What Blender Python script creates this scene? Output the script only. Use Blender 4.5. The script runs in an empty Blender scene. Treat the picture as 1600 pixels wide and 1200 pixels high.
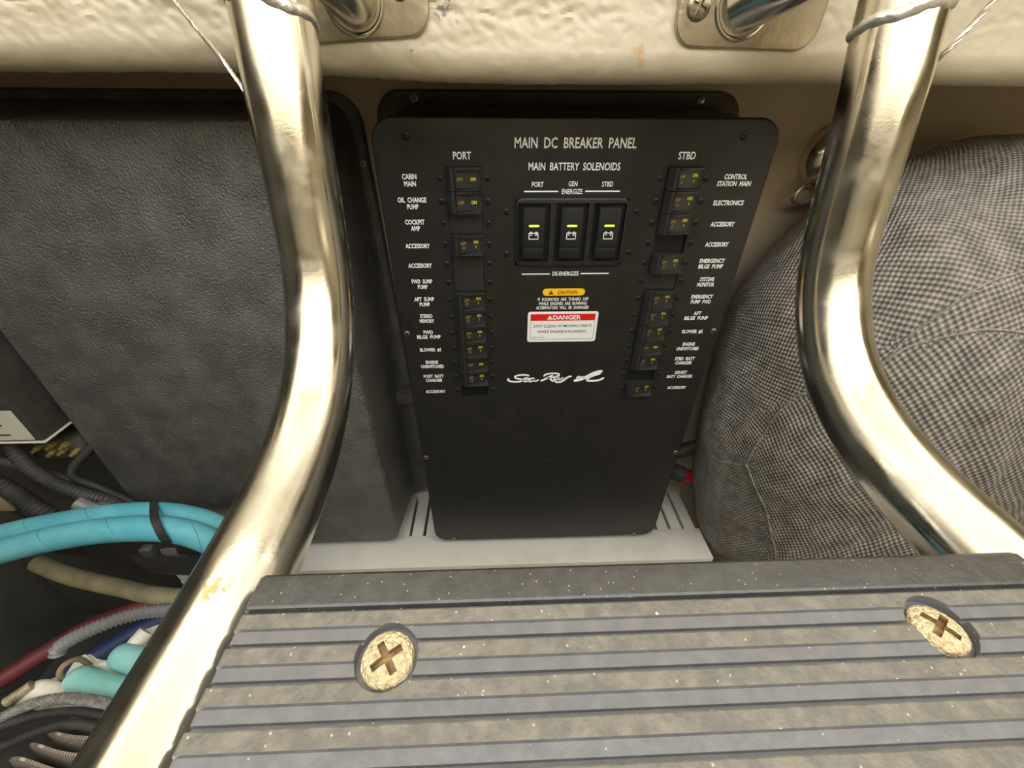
import bpy, bmesh, math, random
from mathutils import Vector, Matrix, noise
random.seed(7)
SC = bpy.context.scene
COL = SC.collection
PI = math.pi

# ------------------------------------------------------------------ camera, world, sun, exposure
cd = bpy.data.cameras.new('camera'); cd.sensor_fit = 'HORIZONTAL'; cd.sensor_width = 36.0
cd.lens = 36.0 * 640.0 / 1600.0; cd.clip_start = 0.005; cd.clip_end = 50
cam = bpy.data.objects.new('camera', cd); COL.objects.link(cam); SC.camera = cam
_r = Vector((0.9993473, -0.03579922, 0.00483666)); _u = Vector((0.01617169, 0.56306901, 0.82625163)); _f = Vector((0.03230254, 0.82563412, -0.56328043))
cam.matrix_world = Matrix(((_r.x, _u.x, -_f.x, -0.07036), (_r.y, _u.y, -_f.y, -0.40218), (_r.z, _u.z, -_f.z, 0.05406), (0, 0, 0, 1)))

W = bpy.data.worlds.new('sky'); SC.world = W; W.use_nodes = True
bgn = W.node_tree.nodes['Background']
bgn.inputs['Color'].default_value = (0.94, 0.97, 1.0, 1); bgn.inputs['Strength'].default_value = 3.4
sd = bpy.data.lights.new('sun', 'SUN'); sd.energy = 4.5; sd.angle = math.radians(0.6); sd.color = (1.0, 0.95, 0.86)
sun = bpy.data.objects.new('sun', sd); COL.objects.link(sun)
sun.rotation_euler = Vector((0.80, -0.12, -0.60)).to_track_quat('-Z', 'Y').to_euler()
pd = bpy.data.lights.new('hatch_portal', 'AREA'); pd.shape = 'RECTANGLE'; pd.size = 1.3; pd.size_y = 1.0; pd.cycles.is_portal = True
por = bpy.data.objects.new('hatch_portal', pd); COL.objects.link(por); por.location = (0.0, -0.57, 0.335)
vs = SC.view_settings
vs.view_transform = 'Standard'; vs.look = 'None'; vs.exposure = 0.55; vs.gamma = 1.0; vs.use_curve_mapping = False

# ------------------------------------------------------------------ materials
def lin(c):
    return tuple(((v / 255) / 12.92 if v / 255 <= 0.04045 else ((v / 255 + 0.055) / 1.055) ** 2.4) for v in c)
MATS = {}
def mat(name, c1, c2=None, scale=20.0, rough=0.5, metal=0.0, bump=0.0, bscale=60.0, lo=0.4, hi=0.65, spec=0.5, detail=4.0, rvar=0.0, coat=0.0, stretch=(1, 1, 1), bdist=0.002):
    m = bpy.data.materials.new(name); m.use_nodes = True; nt = m.node_tree; N = nt.nodes; b = N['Principled BSDF']
    b.inputs['Base Color'].default_value = (*lin(c1), 1); b.inputs['Roughness'].default_value = rough
    b.inputs['Metallic'].default_value = metal; b.inputs['Specular IOR Level'].default_value = spec; b.inputs['Coat Weight'].default_value = coat
    tc = N.new('ShaderNodeTexCoord'); mp = N.new('ShaderNodeMapping'); mp.inputs['Scale'].default_value = stretch
    nt.links.new(tc.outputs['Object'], mp.inputs['Vector'])
    if c2 is not None:
        n = N.new('ShaderNodeTexNoise'); n.inputs['Scale'].default_value = scale; n.inputs['Detail'].default_value = detail; n.inputs['Roughness'].default_value = 0.6
        r = N.new('ShaderNodeValToRGB'); r.color_ramp.elements[0].position = lo; r.color_ramp.elements[1].position = hi
        r.color_ramp.elements[0].color = (*lin(c1), 1); r.color_ramp.elements[1].color = (*lin(c2), 1)
        nt.links.new(mp.outputs[0], n.inputs['Vector']); nt.links.new(n.outputs['Fac'], r.inputs['Fac']); nt.links.new(r.outputs['Color'], b.inputs['Base Color'])
        if rvar:
            mr = N.new('ShaderNodeMapRange'); mr.inputs['To Min'].default_value = rough - rvar; mr.inputs['To Max'].default_value = rough + rvar
            nt.links.new(n.outputs['Fac'], mr.inputs['Value']); nt.links.new(mr.outputs[0], b.inputs['Roughness'])
    if bump:
        n2 = N.new('ShaderNodeTexNoise'); n2.inputs['Scale'].default_value = bscale; n2.inputs['Detail'].default_value = 3.0
        bp = N.new('ShaderNodeBump'); bp.inputs['Strength'].default_value = bump; bp.inputs['Distance'].default_value = bdist
        nt.links.new(mp.outputs[0], n2.inputs['Vector']); nt.links.new(n2.outputs['Fac'], bp.inputs['Height']); nt.links.new(bp.outputs['Normal'], b.inputs['Normal'])
    MATS[name] = m
    return m

mat('cream_paint', (228, 219, 198), (212, 201, 178), 9, 0.55, bump=0.25, bscale=35)
mat('bulkhead_paint', (188, 171, 148), (172, 154, 130), 6, 0.6, bump=0.15, bscale=60)
mat('hull_white', (224, 213, 184), (208, 196, 166), 4, 0.6)
mat('bilge_grey', (92, 90, 84), (70, 68, 62), 5, 0.6, bump=0.3, bscale=12)
mat('panel_black', (33, 32, 30), (40, 38, 36), 45, 0.38, bump=0.04, bscale=500, spec=0.4)
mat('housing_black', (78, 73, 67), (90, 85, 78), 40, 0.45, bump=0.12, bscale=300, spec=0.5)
mat('grain_black', (80, 78, 73), (102, 99, 92), 25, 0.40, bump=0.9, bscale=420, spec=0.7, bdist=0.003)
mat('breaker_black', (42, 41, 41), None, rough=0.33, bump=0.05, bscale=400)
mat('recess_black', (10, 10, 11), None, rough=0.5)
mat('rocker_black', (33, 33, 34), None, rough=0.42)
mat('black_rubber', (38, 36, 34), (58, 55, 50), 60, 0.65, bump=0.2, bscale=200)
mat('dark_plastic', (58, 56, 52), (72, 70, 64), 30, 0.5, bump=0.2, bscale=120)
mat('white_print', (250, 250, 244), None, rough=0.6)
mat('yellow_print', (232, 222, 60), None, rough=0.6)
mat('ochre_print', (186, 152, 44), None, rough=0.6)
mat('sticker_white', (240, 240, 236), None, rough=0.35)
mat('sticker_red', (214, 32, 20), None, rough=0.35)
mat('sticker_yellow', (252, 196, 24), None, rough=0.35)
mat('ink_black', (30, 28, 24), None, rough=0.6)
mat('shelf_white', (214, 209, 196), (196, 188, 170), 14, 0.5, lo=0.5, hi=0.8)
mat('hose_blue', (84, 164, 178), (112, 186, 192), 18, 0.55, bump=0.15, bscale=90)
mat('hose_teal', (128, 188, 178), (152, 204, 194), 30, 0.6, bump=0.25, bscale=120)
mat('hose_red', (128, 58, 58), (104, 46, 46), 20, 0.55)
mat('hose_navy', (52, 66, 108), (40, 50, 84), 20, 0.55)
mat('hose_cream', (190, 178, 140), (160, 148, 115), 20, 0.6)
mat('braid_grey', (104, 100, 94), (140, 134, 126), 300, 0.6)
mat('loom_grey', (124, 122, 120), None, rough=0.4)
mat('casting_white', (222, 214, 198), (176, 160, 132), 40, 0.6, bump=0.4, bscale=110, lo=0.55, hi=0.75)
mat('bolt_zinc', (196, 184, 156), (150, 130, 96), 90, 0.45, metal=0.5)
mat('steel_cable', (214, 206, 190), None, rough=0.3, metal=0.9)
mat('brass', (200, 180, 110), None, rough=0.4, metal=0.7)
mat('cable_red', (190, 30, 40), None, rough=0.4)
mat('screw_black', (52, 50, 48), None, rough=0.35, metal=0.6)
mat('screw_steel', (170, 165, 155), (140, 125, 100), 3, 0.3, metal=0.9)
mat('screw_recess', (158, 128, 84), (110, 86, 54), 5, 0.7)
mat('screw_dark_recess', (16, 15, 14), None, rough=0.6)
mat('screw_tan', (230, 212, 170), (182, 138, 84), 4.5, 0.55, metal=0.1, lo=0.48, hi=0.74, bump=0.5, bscale=6, bdist=0.08)
mat('tread_grey', (104, 100, 92), (124, 118, 106), 190, 0.55, bump=0.35, bscale=400, spec=0.5)
mat('tread_step', (96, 96, 97), (108, 106, 105), 160, 0.33, bump=0.12, bscale=300, spec=0.6)
mat('tread_lip', (62, 60, 58), (74, 72, 68), 150, 0.36, bump=0.15, bscale=400, spec=0.6)
mat('label_paper', (205, 198, 180), (190, 182, 162), 10, 0.5)
mat('card_tan', (150, 130, 95), None, rough=0.7)
mat('wood_orange', (196, 110, 46), (160, 80, 30), 6, 0.4, stretch=(1, 1, 8))

def led():
    m = bpy.data.materials.new('led_green'); m.use_nodes = True; b = m.node_tree.nodes['Principled BSDF']
    b.inputs['Base Color'].default_value = (0.45, 0.8, 0.05, 1); b.inputs['Emission Color'].default_value = (0.55, 0.9, 0.05, 1); b.inputs['Emission Strength'].default_value = 0.9
    MATS['led_green'] = m
led()

def add_specks(name, scale, thr, colour):
    """pale dust specks with shapes of their own, mixed over a material"""
    m = MATS[name]; nt = m.node_tree; N = nt.nodes; b = N['Principled BSDF']
    src = b.inputs['Base Color'].links[0].from_socket
    tc = N.new('ShaderNodeTexCoord'); v = N.new('ShaderNodeTexVoronoi'); v.inputs['Scale'].default_value = scale
    nt.links.new(tc.outputs['Object'], v.inputs['Vector'])
    lt = N.new('ShaderNodeMath'); lt.operation = 'LESS_THAN'; lt.inputs[1].default_value = thr
    nt.links.new(v.outputs['Distance'], lt.inputs[0])
    sp = N.new('ShaderNodeSeparateColor'); nt.links.new(v.outputs['Color'], sp.inputs[0])
    g = N.new('ShaderNodeMath'); g.operation = 'GREATER_THAN'; g.inputs[1].default_value = 0.80
    nt.links.new(sp.outputs[0], g.inputs[0])
    mu = N.new('ShaderNodeMath'); mu.operation = 'MULTIPLY'; nt.links.new(lt.outputs[0], mu.inputs[0]); nt.links.new(g.outputs[0], mu.inputs[1])
    mx = N.new('ShaderNodeMixRGB'); mx.inputs['Color2'].default_value = (*lin(colour), 1)
    nt.links.new(mu.outputs[0], mx.inputs['Fac']); nt.links.new(src, mx.inputs['Color1']); nt.links.new(mx.outputs[0], b.inputs['Base Color'])
add_specks('tread_grey', 420, 0.16, (176, 166, 142)); add_specks('tread_grey', 170, 0.09, (216, 206, 180)); add_specks('tread_lip', 620, 0.16, (170, 164, 150)); add_specks('tread_step', 300, 0.08, (170, 164, 150))
add_specks('panel_black', 70, 0.035, (130, 126, 118))

def chrome():
    m = bpy.data.materials.new('polished_steel'); m.use_nodes = True; nt = m.node_tree; N = nt.nodes; b = N['Principled BSDF']
    b.inputs['Metallic'].default_value = 1.0
    tc = N.new('ShaderNodeTexCoord')
    n = N.new('ShaderNodeTexNoise'); n.inputs['Scale'].default_value = 55; n.inputs['Detail'].default_value = 6
    nt.links.new(tc.outputs['Object'], n.inputs['Vector'])
    r = N.new('ShaderNodeMapRange'); r.inputs['From Min'].default_value = 0.35; r.inputs['From Max'].default_value = 0.7; r.inputs['To Min'].default_value = 0.12; r.inputs['To Max'].default_value = 0.30
    nt.links.new(n.outputs['Fac'], r.inputs['Value']); nt.links.new(r.outputs[0], b.inputs['Roughness'])
    v = N.new('ShaderNodeTexNoise'); v.inputs['Scale'].default_value = 26; v.inputs['Detail'].default_value = 5
    nt.links.new(tc.outputs['Object'], v.inputs['Vector'])
    cr = N.new('ShaderNodeValToRGB'); cr.color_ramp.elements[0].position = 0.70; cr.color_ramp.elements[1].position = 0.76
    cr.color_ramp.elements[0].color = (*lin((226, 221, 208)), 1); cr.color_ramp.elements[1].color = (*lin((196, 130, 66)), 1)
    nt.links.new(v.outputs['Fac'], cr.inputs['Fac']); nt.links.new(cr.outputs['Color'], b.inputs['Base Color'])
    n3 = N.new('ShaderNodeTexNoise'); n3.inputs['Scale'].default_value = 700; n3.inputs['Detail'].default_value = 2
    nt.links.new(tc.outputs['Object'], n3.inputs['Vector'])
    bp = N.new('ShaderNodeBump'); bp.inputs['Strength'].default_value = 0.05; bp.inputs['Distance'].default_value = 0.0004
    nt.links.new(n3.outputs['Fac'], bp.inputs['Height']); nt.links.new(bp.outputs['Normal'], b.inputs['Normal'])
    MATS['polished_steel'] = m
    p = mat('plate_steel', (200, 190, 172), (176, 164, 142), 30, 0.34, metal=1.0, bump=0.12, bscale=260)
    w = mat('weld_steel', (226, 222, 216), (196, 190, 184), 120, 0.38, metal=0.85, bump=0.4, bscale=160, bdist=0.003)
chrome()

def weave():
    m = bpy.data.materials.new('woven_fabric'); m.use_nodes = True; nt = m.node_tree; N = nt.nodes; L = nt.links; b = N['Principled BSDF']
    uv = N.new('ShaderNodeUVMap'); uv.uv_map = 'UVMap'
    nz = N.new('ShaderNodeTexNoise'); nz.inputs['Scale'].default_value = 9; nz.inputs['Detail'].default_value = 2
    L.new(uv.outputs[0], nz.inputs['Vector'])
    mxv = N.new('ShaderNodeVectorMath'); mxv.operation = 'MULTIPLY_ADD'; mxv.inputs[1].default_value = (0.012, 0.012, 0); 
    L.new(nz.outputs['Color'], mxv.inputs[0]); L.new(uv.outputs[0], mxv.inputs[2])
    sx = N.new('ShaderNodeSeparateXYZ'); L.new(mxv.outputs[0], sx.inputs[0])
    def M(op, a, bb=None):
        n = N.new('ShaderNodeMath'); n.operation = op
        for i, s in enumerate((a, bb)):
            if s is None: continue
            if isinstance(s, (int, float)): n.inputs[i].default_value = s
            else: L.new(s, n.inputs[i])
        return n.outputs[0]
    k = 2 * PI / 0.0062
    a = M('SINE', M('MULTIPLY', sx.outputs[0], k)); c = M('SINE', M('MULTIPLY', sx.outputs[1], k))
    h = M('ADD', M('MULTIPLY', M('MULTIPLY', a, c), 0.5), 0.5)
    n2 = N.new('ShaderNodeTexNoise'); n2.inputs['Scale'].default_value = 60; n2.inputs['Detail'].default_value = 3; L.new(uv.outputs[0], n2.inputs['Vector'])
    hh = M('ADD', M('MULTIPLY', h, 0.75), M('MULTIPLY', M('SUBTRACT', n2.outputs['Fac'], 0.5), 0.9))
    r = N.new('ShaderNodeValToRGB'); e = r.color_ramp.elements
    e[0].position = 0.05; e[0].color = (*lin((92, 87, 81)), 1); e[1].position = 0.9; e[1].color = (*lin((184, 175, 160)), 1)
    L.new(hh, r.inputs['Fac']); L.new(r.outputs['Color'], b.inputs['Base Color'])
    b.inputs['Roughness'].default_value = 0.55; b.inputs['Specular IOR Level'].default_value = 0.4
    bp = N.new('ShaderNodeBump'); bp.inputs['Strength'].default_value = 0.7; bp.inputs['Distance'].default_value = 0.003
    L.new(h, bp.inputs['Height']); L.new(bp.outputs['Normal'], b.inputs['Normal'])
    MATS['woven_fabric'] = m
    mat('stitch_thread', (158, 150, 138), (104, 98, 90), 400, 0.6)
weave()

def mesh_grid_mat():
    m = bpy.data.materials.new('wire_mesh'); m.use_nodes = True; nt = m.node_tree; N = nt.nodes; L = nt.links; b = N['Principled BSDF']
    tc = N.new('ShaderNodeTexCoord'); br = N.new('ShaderNodeTexBrick'); br.inputs['Scale'].default_value = 210; br.offset = 0.5
    mp = N.new('ShaderNodeMapping'); mp.inputs['Rotation'].default_value = (PI / 2, 0, 0)
    L.new(tc.outputs['Object'], mp.inputs['Vector']); L.new(mp.outputs[0], br.inputs['Vector'])
    br.inputs['Color1'].default_value = (*lin((100, 86, 74)), 1); br.inputs['Color2'].default_value = (*lin((80, 70, 62)), 1); br.inputs['Mortar'].default_value = (*lin((196, 182, 164)), 1)
    br.inputs['Mortar Size'].default_value = 0.09; br.inputs['Brick Width'].default_value = 0.45; br.inputs['Row Height'].default_value = 0.8
    L.new(br.outputs['Color'], b.inputs['Base Color']); b.inputs['Roughness'].default_value = 0.5
    MATS['wire_mesh'] = m
mesh_grid_mat()

# ------------------------------------------------------------------ helpers
def smooth(me, angle=40):
    for p in me.polygons: p.use_smooth = True
    try: me.set_sharp_from_angle(angle=math.radians(angle))
    except Exception: pass

def wloc(o):
    v = Vector((0, 0, 0))
    while o: v = v + o.location; o = o.parent
    return v

def link(name, me, material, parent=None, loc=(0, 0, 0), sm=True, rot=None, scl=None):
    """mesh data in coordinates relative to loc (a world point)"""
    if sm: smooth(me)
    o = bpy.data.objects.new(name, me); COL.objects.link(o)
    if material and not me.materials: me.materials.append(MATS[material])
    if parent: o.parent = parent
    o.location = Vector(loc) - (wloc(parent) if parent else Vector((0, 0, 0)))
    if rot: o.rotation_euler = rot
    if scl: o.scale = scl if hasattr(scl, '__len__') else (scl, scl, scl)
    return o

def pydata(verts, faces):
    me = bpy.data.meshes.new('mesh'); me.from_pydata([tuple(v) for v in verts], [], faces); me.update(); return me

def frombm(bm):
    me = bpy.data.meshes.new('mesh'); bmesh.ops.recalc_face_normals(bm, faces=bm.faces[:]); bm.to_mesh(me); bm.free(); return me

def tag(o, label, cat, group=None, kind=None):
    if label: o['label'] = label
    if cat: o['category'] = cat
    if group: o['group'] = group
    if kind: o['kind'] = kind
    return o

def thing(name, label, cat, loc, group=None):
    o = bpy.data.objects.new(name, None); COL.objects.link(o); o.location = loc; o.empty_display_size = 0.02
    return tag(o, label, cat, group)

def struct(o, label=None):
    o['kind'] = 'structure'
    if label: o['label'] = label
    return o

def box_bm(bm, x0, x1, y0, y1, z0, z1, bev=0.0, seg=2):
    r = bmesh.ops.create_cube(bm, size=1.0)
    for v in r['verts']:
        v.co = Vector(((x0 + x1) / 2 + v.co.x * (x1 - x0), (y0 + y1) / 2 + v.co.y * (y1 - y0), (z0 + z1) / 2 + v.co.z * (z1 - z0)))
    if bev:
        es = list({e for v in r['verts'] for e in v.link_edges})
        bmesh.ops.bevel(bm, geom=es, offset=bev, segments=seg, affect='EDGES', profile=0.5)

def box(x0, x1, y0, y1, z0, z1, bev=0.0, seg=2):
    bm = bmesh.new(); box_bm(bm, x0, x1, y0, y1, z0, z1, bev, seg); return frombm(bm)

def rrect(x0, x1, z0, z1, r, n=8):
    pts = []
    for cx, cz, a0 in ((x1 - r, z1 - r, 0), (x0 + r, z1 - r, 90), (x0 + r, z0 + r, 180), (x1 - r, z0 + r, 270)):
        for i in range(n + 1):
            a = math.radians(a0 + 90 * i / n); pts.append((cx + r * math.cos(a), cz + r * math.sin(a)))
    return pts

def loft(rings, cap0=True, cap1=True):
    """rings: lists of 3-D points of equal count"""
    n = len(rings[0]); V = [p for r in rings for p in r]; Fc = []
    for k in range(len(rings) - 1):
        for i in range(n):
            j = (i + 1) % n; Fc.append((k * n + i, k * n + j, (k + 1) * n + j, (k + 1) * n + i))
    if cap0: Fc.append(tuple(reversed(range(n))))
    if cap1: Fc.append(tuple(range((len(rings) - 1) * n, len(rings) * n)))
    bm = bmesh.new(); vs_ = [bm.verts.new(p) for p in V]
    for f in Fc: bm.faces.new([vs_[i] for i in f])
    return frombm(bm)

def slab(x0, x1, z0, z1, r, yb, yf, e=0.002, n=8):
    """rounded plate standing in the XZ plane, front (towards -Y) at yf with a rounded rim"""
    R = []
    R.append([(x, yb, z) for x, z in rrect(x0, x1, z0, z1, r, n)])
    for t in (0.0, 0.35, 0.7, 1.0):
        ins = e * (1 - math.cos(t * PI / 2)); y = yf + e - e * math.sin(t * PI / 2)
        R.append([(x, y, z) for x, z in rrect(x0 + ins, x1 - ins, z0 + ins, z1 - ins, max(r - ins, 1e-4), n)])
    return loft(R)

def catmull(P, n=10):
    P = [Vector(p) for p in P]; Q = [P[0] * 2 - P[1]] + P + [P[-1] * 2 - P[-2]]; out = []
    for i in range(1, len(Q) - 2):
        a, b, c, d = Q[i - 1:i + 3]
        for k in range(n):
            t = k / n
            out.append(0.5 * ((2 * b) + (c - a) * t + (2 * a - 5 * b + 4 * c - d) * t * t + (3 * b - a - 3 * c + d) * t ** 3))
    out.append(P[-1]); return out

def resample(P, step):
    out = [P[0].copy()]; acc = 0.0
    for i in range(1, len(P)):
        a, b = P[i - 1], P[i]; d = (b - a).length
        while acc + d >= step:
            t = (step - acc) / d; a = a.lerp(b, t); out.append(a.copy()); d = (b - a).length; acc = 0.0
        acc += d
    if (out[-1] - P[-1]).length > step * 0.2: out.append(P[-1].copy())
    return out

def frames(P):
    T = []
    for i in range(len(P)):
        a = P[max(i - 1, 0)]; b = P[min(i + 1, len(P) - 1)]; T.append((b - a).normalized())
    up = Vector((0, 0, 1)) if abs(T[0].z) < 0.9 else Vector((0, 1, 0))
    nrm = (up - T[0] * up.dot(T[0])).normalized(); out = []
    for i, t in enumerate(T):
        nrm = (nrm - t * nrm.dot(t)).normalized(); out.append((t, nrm, t.cross(nrm)))
    return out

def sweep(P, rad, seg=16, cap=True):
    fr = frames(P); rings = []
    for i, p in enumerate(P):
        r = rad(i, len(P)) if callable(rad) else rad
        t, a, b = fr[i]
        rings.append([p + (a * math.cos(2 * PI * k / seg) + b * math.sin(2 * PI * k / seg)) * r for k in range(seg)])
    return loft(rings, cap, cap)

def corrugated(P, r, pitch=0.0035, seg=14, depth=0.12):
    Q = resample(P, pitch / 4)
    return sweep(Q, lambda i, n: r * (1 - depth * (0.5 + 0.5 * math.cos(i * PI / 2))), seg)

def rope(P, r, strands=6, lay=0.02, seg=6):
    Q = resample(P, lay / 10); fr = frames(Q); bm = bmesh.new(); rs = r * 0.42
    for s in range(strands):
        path = []
        for i, p in enumerate(Q):
            a = 2 * PI * (s / strands + i * (lay / 10) / lay); t, u, v = fr[i]
            path.append(p + (u * math.cos(a) + v * math.sin(a)) * (r - rs))
        me = sweep(path, rs, seg); bm.from_mesh(me); bpy.data.meshes.remove(me)
    return frombm(bm)

def lathe_y(prof, n=24, axis='y'):
    """prof: (radius, height) list; height runs towards -Y (axis y) or +Z (axis z)"""
    rings = []
    for r, h in prof:
        ring = []
        for k in range(n):
            a = 2 * PI * k / n; c, s = r * math.cos(a), r * math.sin(a)
            ring.append((c, -h, s) if axis == 'y' else (c, s, h))
        rings.append(ring)
    return loft(rings)

def boolean(me, cutter):
    a = bpy.data.objects.new('a', me); b = bpy.data.objects.new('b', cutter); COL.objects.link(a); COL.objects.link(b)
    m = a.modifiers.new('cut', 'BOOLEAN'); m.operation = 'DIFFERENCE'; m.object = b; m.solver = 'EXACT'
    dg = bpy.context.evaluated_depsgraph_get(); dg.update()
    out = bpy.data.meshes.new_from_object(a.evaluated_get(dg))
    bpy.data.objects.remove(a); bpy.data.objects.remove(b)
    return out

def text_mesh(lines, width, height, gap=None, bold=0.012, slant=0.0):
    """flat lettering in the XZ plane facing -Y, centred; height = cap height of one line; width of the widest line"""
    lines = lines if isinstance(lines, list) else [lines]
    cu = bpy.data.curves.new('t', 'FONT'); cu.size = 1; cu.offset = bold; cu.resolution_u = 2
    ms = []
    for ln in lines:
        cu.body = ln; o = bpy.data.objects.new('t', cu); COL.objects.link(o)
        dg = bpy.context.evaluated_depsgraph_get(); dg.update()
        ms.append(bpy.data.meshes.new_from_object(o.evaluated_get(dg))); bpy.data.objects.remove(o)
    ws = [max(v.co.x for v in m.vertices) - min(v.co.x for v in m.vertices) for m in ms]
    sx = width / max(ws); sy = height / 0.70
    gap = gap if gap is not None else height * 1.35
    V, Fc = [], []
    for k, m in enumerate(ms):
        x0 = min(v.co.x for v in m.vertices); base = len(V); zc = ((len(ms) - 1) / 2 - k) * gap - height / 2
        for v in m.vertices: 
            z = zc + v.co.y * sy
            V.append(((v.co.x - x0 - ws[k] / 2) * sx + slant * (v.co.y * sy - height / 2), 0.0, z))
        for p in m.polygons: Fc.append(tuple(base + i for i in p.vertices))
        bpy.data.meshes.remove(m)
    bpy.data.curves.remove(cu)
    return pydata(V, Fc)

def ribbon(strokes, nib=None):
    """flat brush strokes in the XZ plane facing -Y: [(points, half_width)]"""
    V, Fc = [], []
    for pts, hw in strokes:
        P = catmull([(x, 0, z) for x, z in pts], 8); n = len(P); b0 = len(V)
        fr = frames(P)
        for i, p in enumerate(P):
            t = fr[i][0]; w = hw if not nib else hw * (0.55 + 0.45 * abs(t.x * math.sin(nib) - t.z * math.cos(nib)) * 1.0)
            e = min(i, n - 1 - i) / 3.0
            if e < 1: w *= 0.45 + 0.55 * math.sqrt(max(e, 0.0))
            s = Vector((-t.z, 0, t.x)) * w
            y = -0.00002 * (i % 3)
            V += [p + s, p - s]
        for i in range(n - 1):
            a = b0 + 2 * i; Fc.append((a, a + 1, a + 3, a + 2))
    return pydata(V, Fc)

# ------------------------------------------------------------------ the compartment
struct(link('wall_front', box(-1.0, 1.0, 0.114, 0.134, -0.9, 0.34), 'bulkhead_paint', sm=False), 'taupe painted bulkhead behind the panels')
struct(link('wall_left', box(-1.02, -1.0, -1.4, 0.134, -0.9, 0.34), 'bilge_grey', sm=False), 'dark side of the engine compartment')
struct(link('wall_right', box(1.0, 1.02, -1.4, 0.134, -0.9, 0.34), 'hull_white', sm=False), 'cream side of the engine compartment')
struct(link('wall_back', box(-1.0, 1.0, -1.42, -1.4, -0.9, 0.34), 'hull_white', sm=False), 'cream rear bulkhead behind the ladder')
struct(link('floor', box(-1.02, 1.02, -1.42, 0.134, -0.92, -0.9), 'bilge_grey', sm=False), 'dark grey bilge floor')
def make_ceiling():
    bm = bmesh.new()
    for a in ((-1.02, -0.65, -1.42, 0.134), (0.65, 1.02, -1.42, 0.134), (-0.65, 0.65, -1.42, -1.07), (-0.65, 0.65, -0.07, 0.134)):
        box_bm(bm, a[0], a[1], a[2], a[3], 0.34, 0.37)
    return frombm(bm)
struct(link('ceiling', make_ceiling(), 'cream_paint', sm=False), 'cream deck with an open hatch')

def sky_screen(x0, x1, y0, y1):  # unseen screens added to narrow the sky and reflect cream in the rails
    return box(x0, x1, y0, y1, 0.37, 0.95)
struct(link('wall_sky_screen_left', sky_screen(-1.02, -1.0, -1.42, 0.134), 'cream_paint', sm=False), 'unseen cream screen added beside the hatch to narrow the sky')
struct(link('wall_sky_screen_right', sky_screen(1.0, 1.02, -1.42, 0.134), 'cream_paint', sm=False), 'unseen cream screen added beside the hatch to narrow the sky')
struct(link('wall_sky_screen_back', sky_screen(-1.0, 1.0, -1.42, -1.40), 'cream_paint', sm=False), 'unseen cream screen added behind the hatch to reflect in the rails')
struct(link('ceiling_sky_blocker', box(-1.40, 1.40, -0.48, 1.20, 1.10, 1.14), 'cream_paint', sm=False), 'unseen cream slab added overhead to keep sky out of the rail reflections')  # added overhead, out of view, to block sky and turn rail reflections cream
def make_beam():
    prof = [(-0.066, 0.34), (-0.058, 0.24), (-0.053, 0.17)]
    prof += [(-0.0525 - 0.0065 * (i / 40.0) ** 2, 0.150 - 0.067 * i / 40) for i in range(41)]
    for i in range(1, 11):
        a = PI / 2 * i / 10; prof.append((-0.059 + 0.013 * (1 - math.cos(a)), 0.083 - 0.0158 * math.sin(a)))
    prof += [(0.0, 0.076), (0.06, 0.088), (0.113, 0.098)]
    nx = 900; V, Fc = [], []; m = len(prof)
    for i in range(nx + 1):
        x = -0.70 + 1.4 * i / nx
        rough = 1.0 if x < -0.12 else max(0.30, 1.0 - (x + 0.12) * 3.5)
        sag = 0.0016 * noise.noise(Vector((x * 5, 3.3, 0))) - 0.0012 * math.exp(-((x + 0.03) / 0.16) ** 2) + (0.0028 if x < -0.2 else 0.0028 * max(0.0, (-0.1 - x) / 0.1))
        for (y, z) in prof:
            w1 = noise.noise(Vector((x * 40, z * 60, 7.0))) * 0.25
            s = noise.noise(Vector((x * 30 + z * 30, z * 70, 1.0))) * 0.9 + (1 - abs(noise.noise(Vector((x * 95 + z * 110 + w1, z * 150 - x * 40 + w1 * 2, 4.0)))) * 2.2) * 0.8 + noise.noise(Vector((x * 220, z * 260, 2.0))) * 0.25
            f = 0.30 if z < 0.088 else min(1.0, 0.30 + (z - 0.088) * 50)
            V.append((x, y - 0.0019 * rough * f * (s - 0.4), z + (sag + 0.0006 * rough * s if 0.06 < z < 0.12 and y < 0 else 0)))
    for i in range(nx):
        for k in range(m - 1):
            a = i * m + k; Fc.append((a, a + 1, a + m + 1, a + m))
    return pydata(V, Fc)
mat('gelcoat', (191, 179, 154), (173, 158, 130), 14, 0.42, bump=0.35, bscale=45, lo=0.45, hi=0.75, bdist=0.004)
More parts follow.
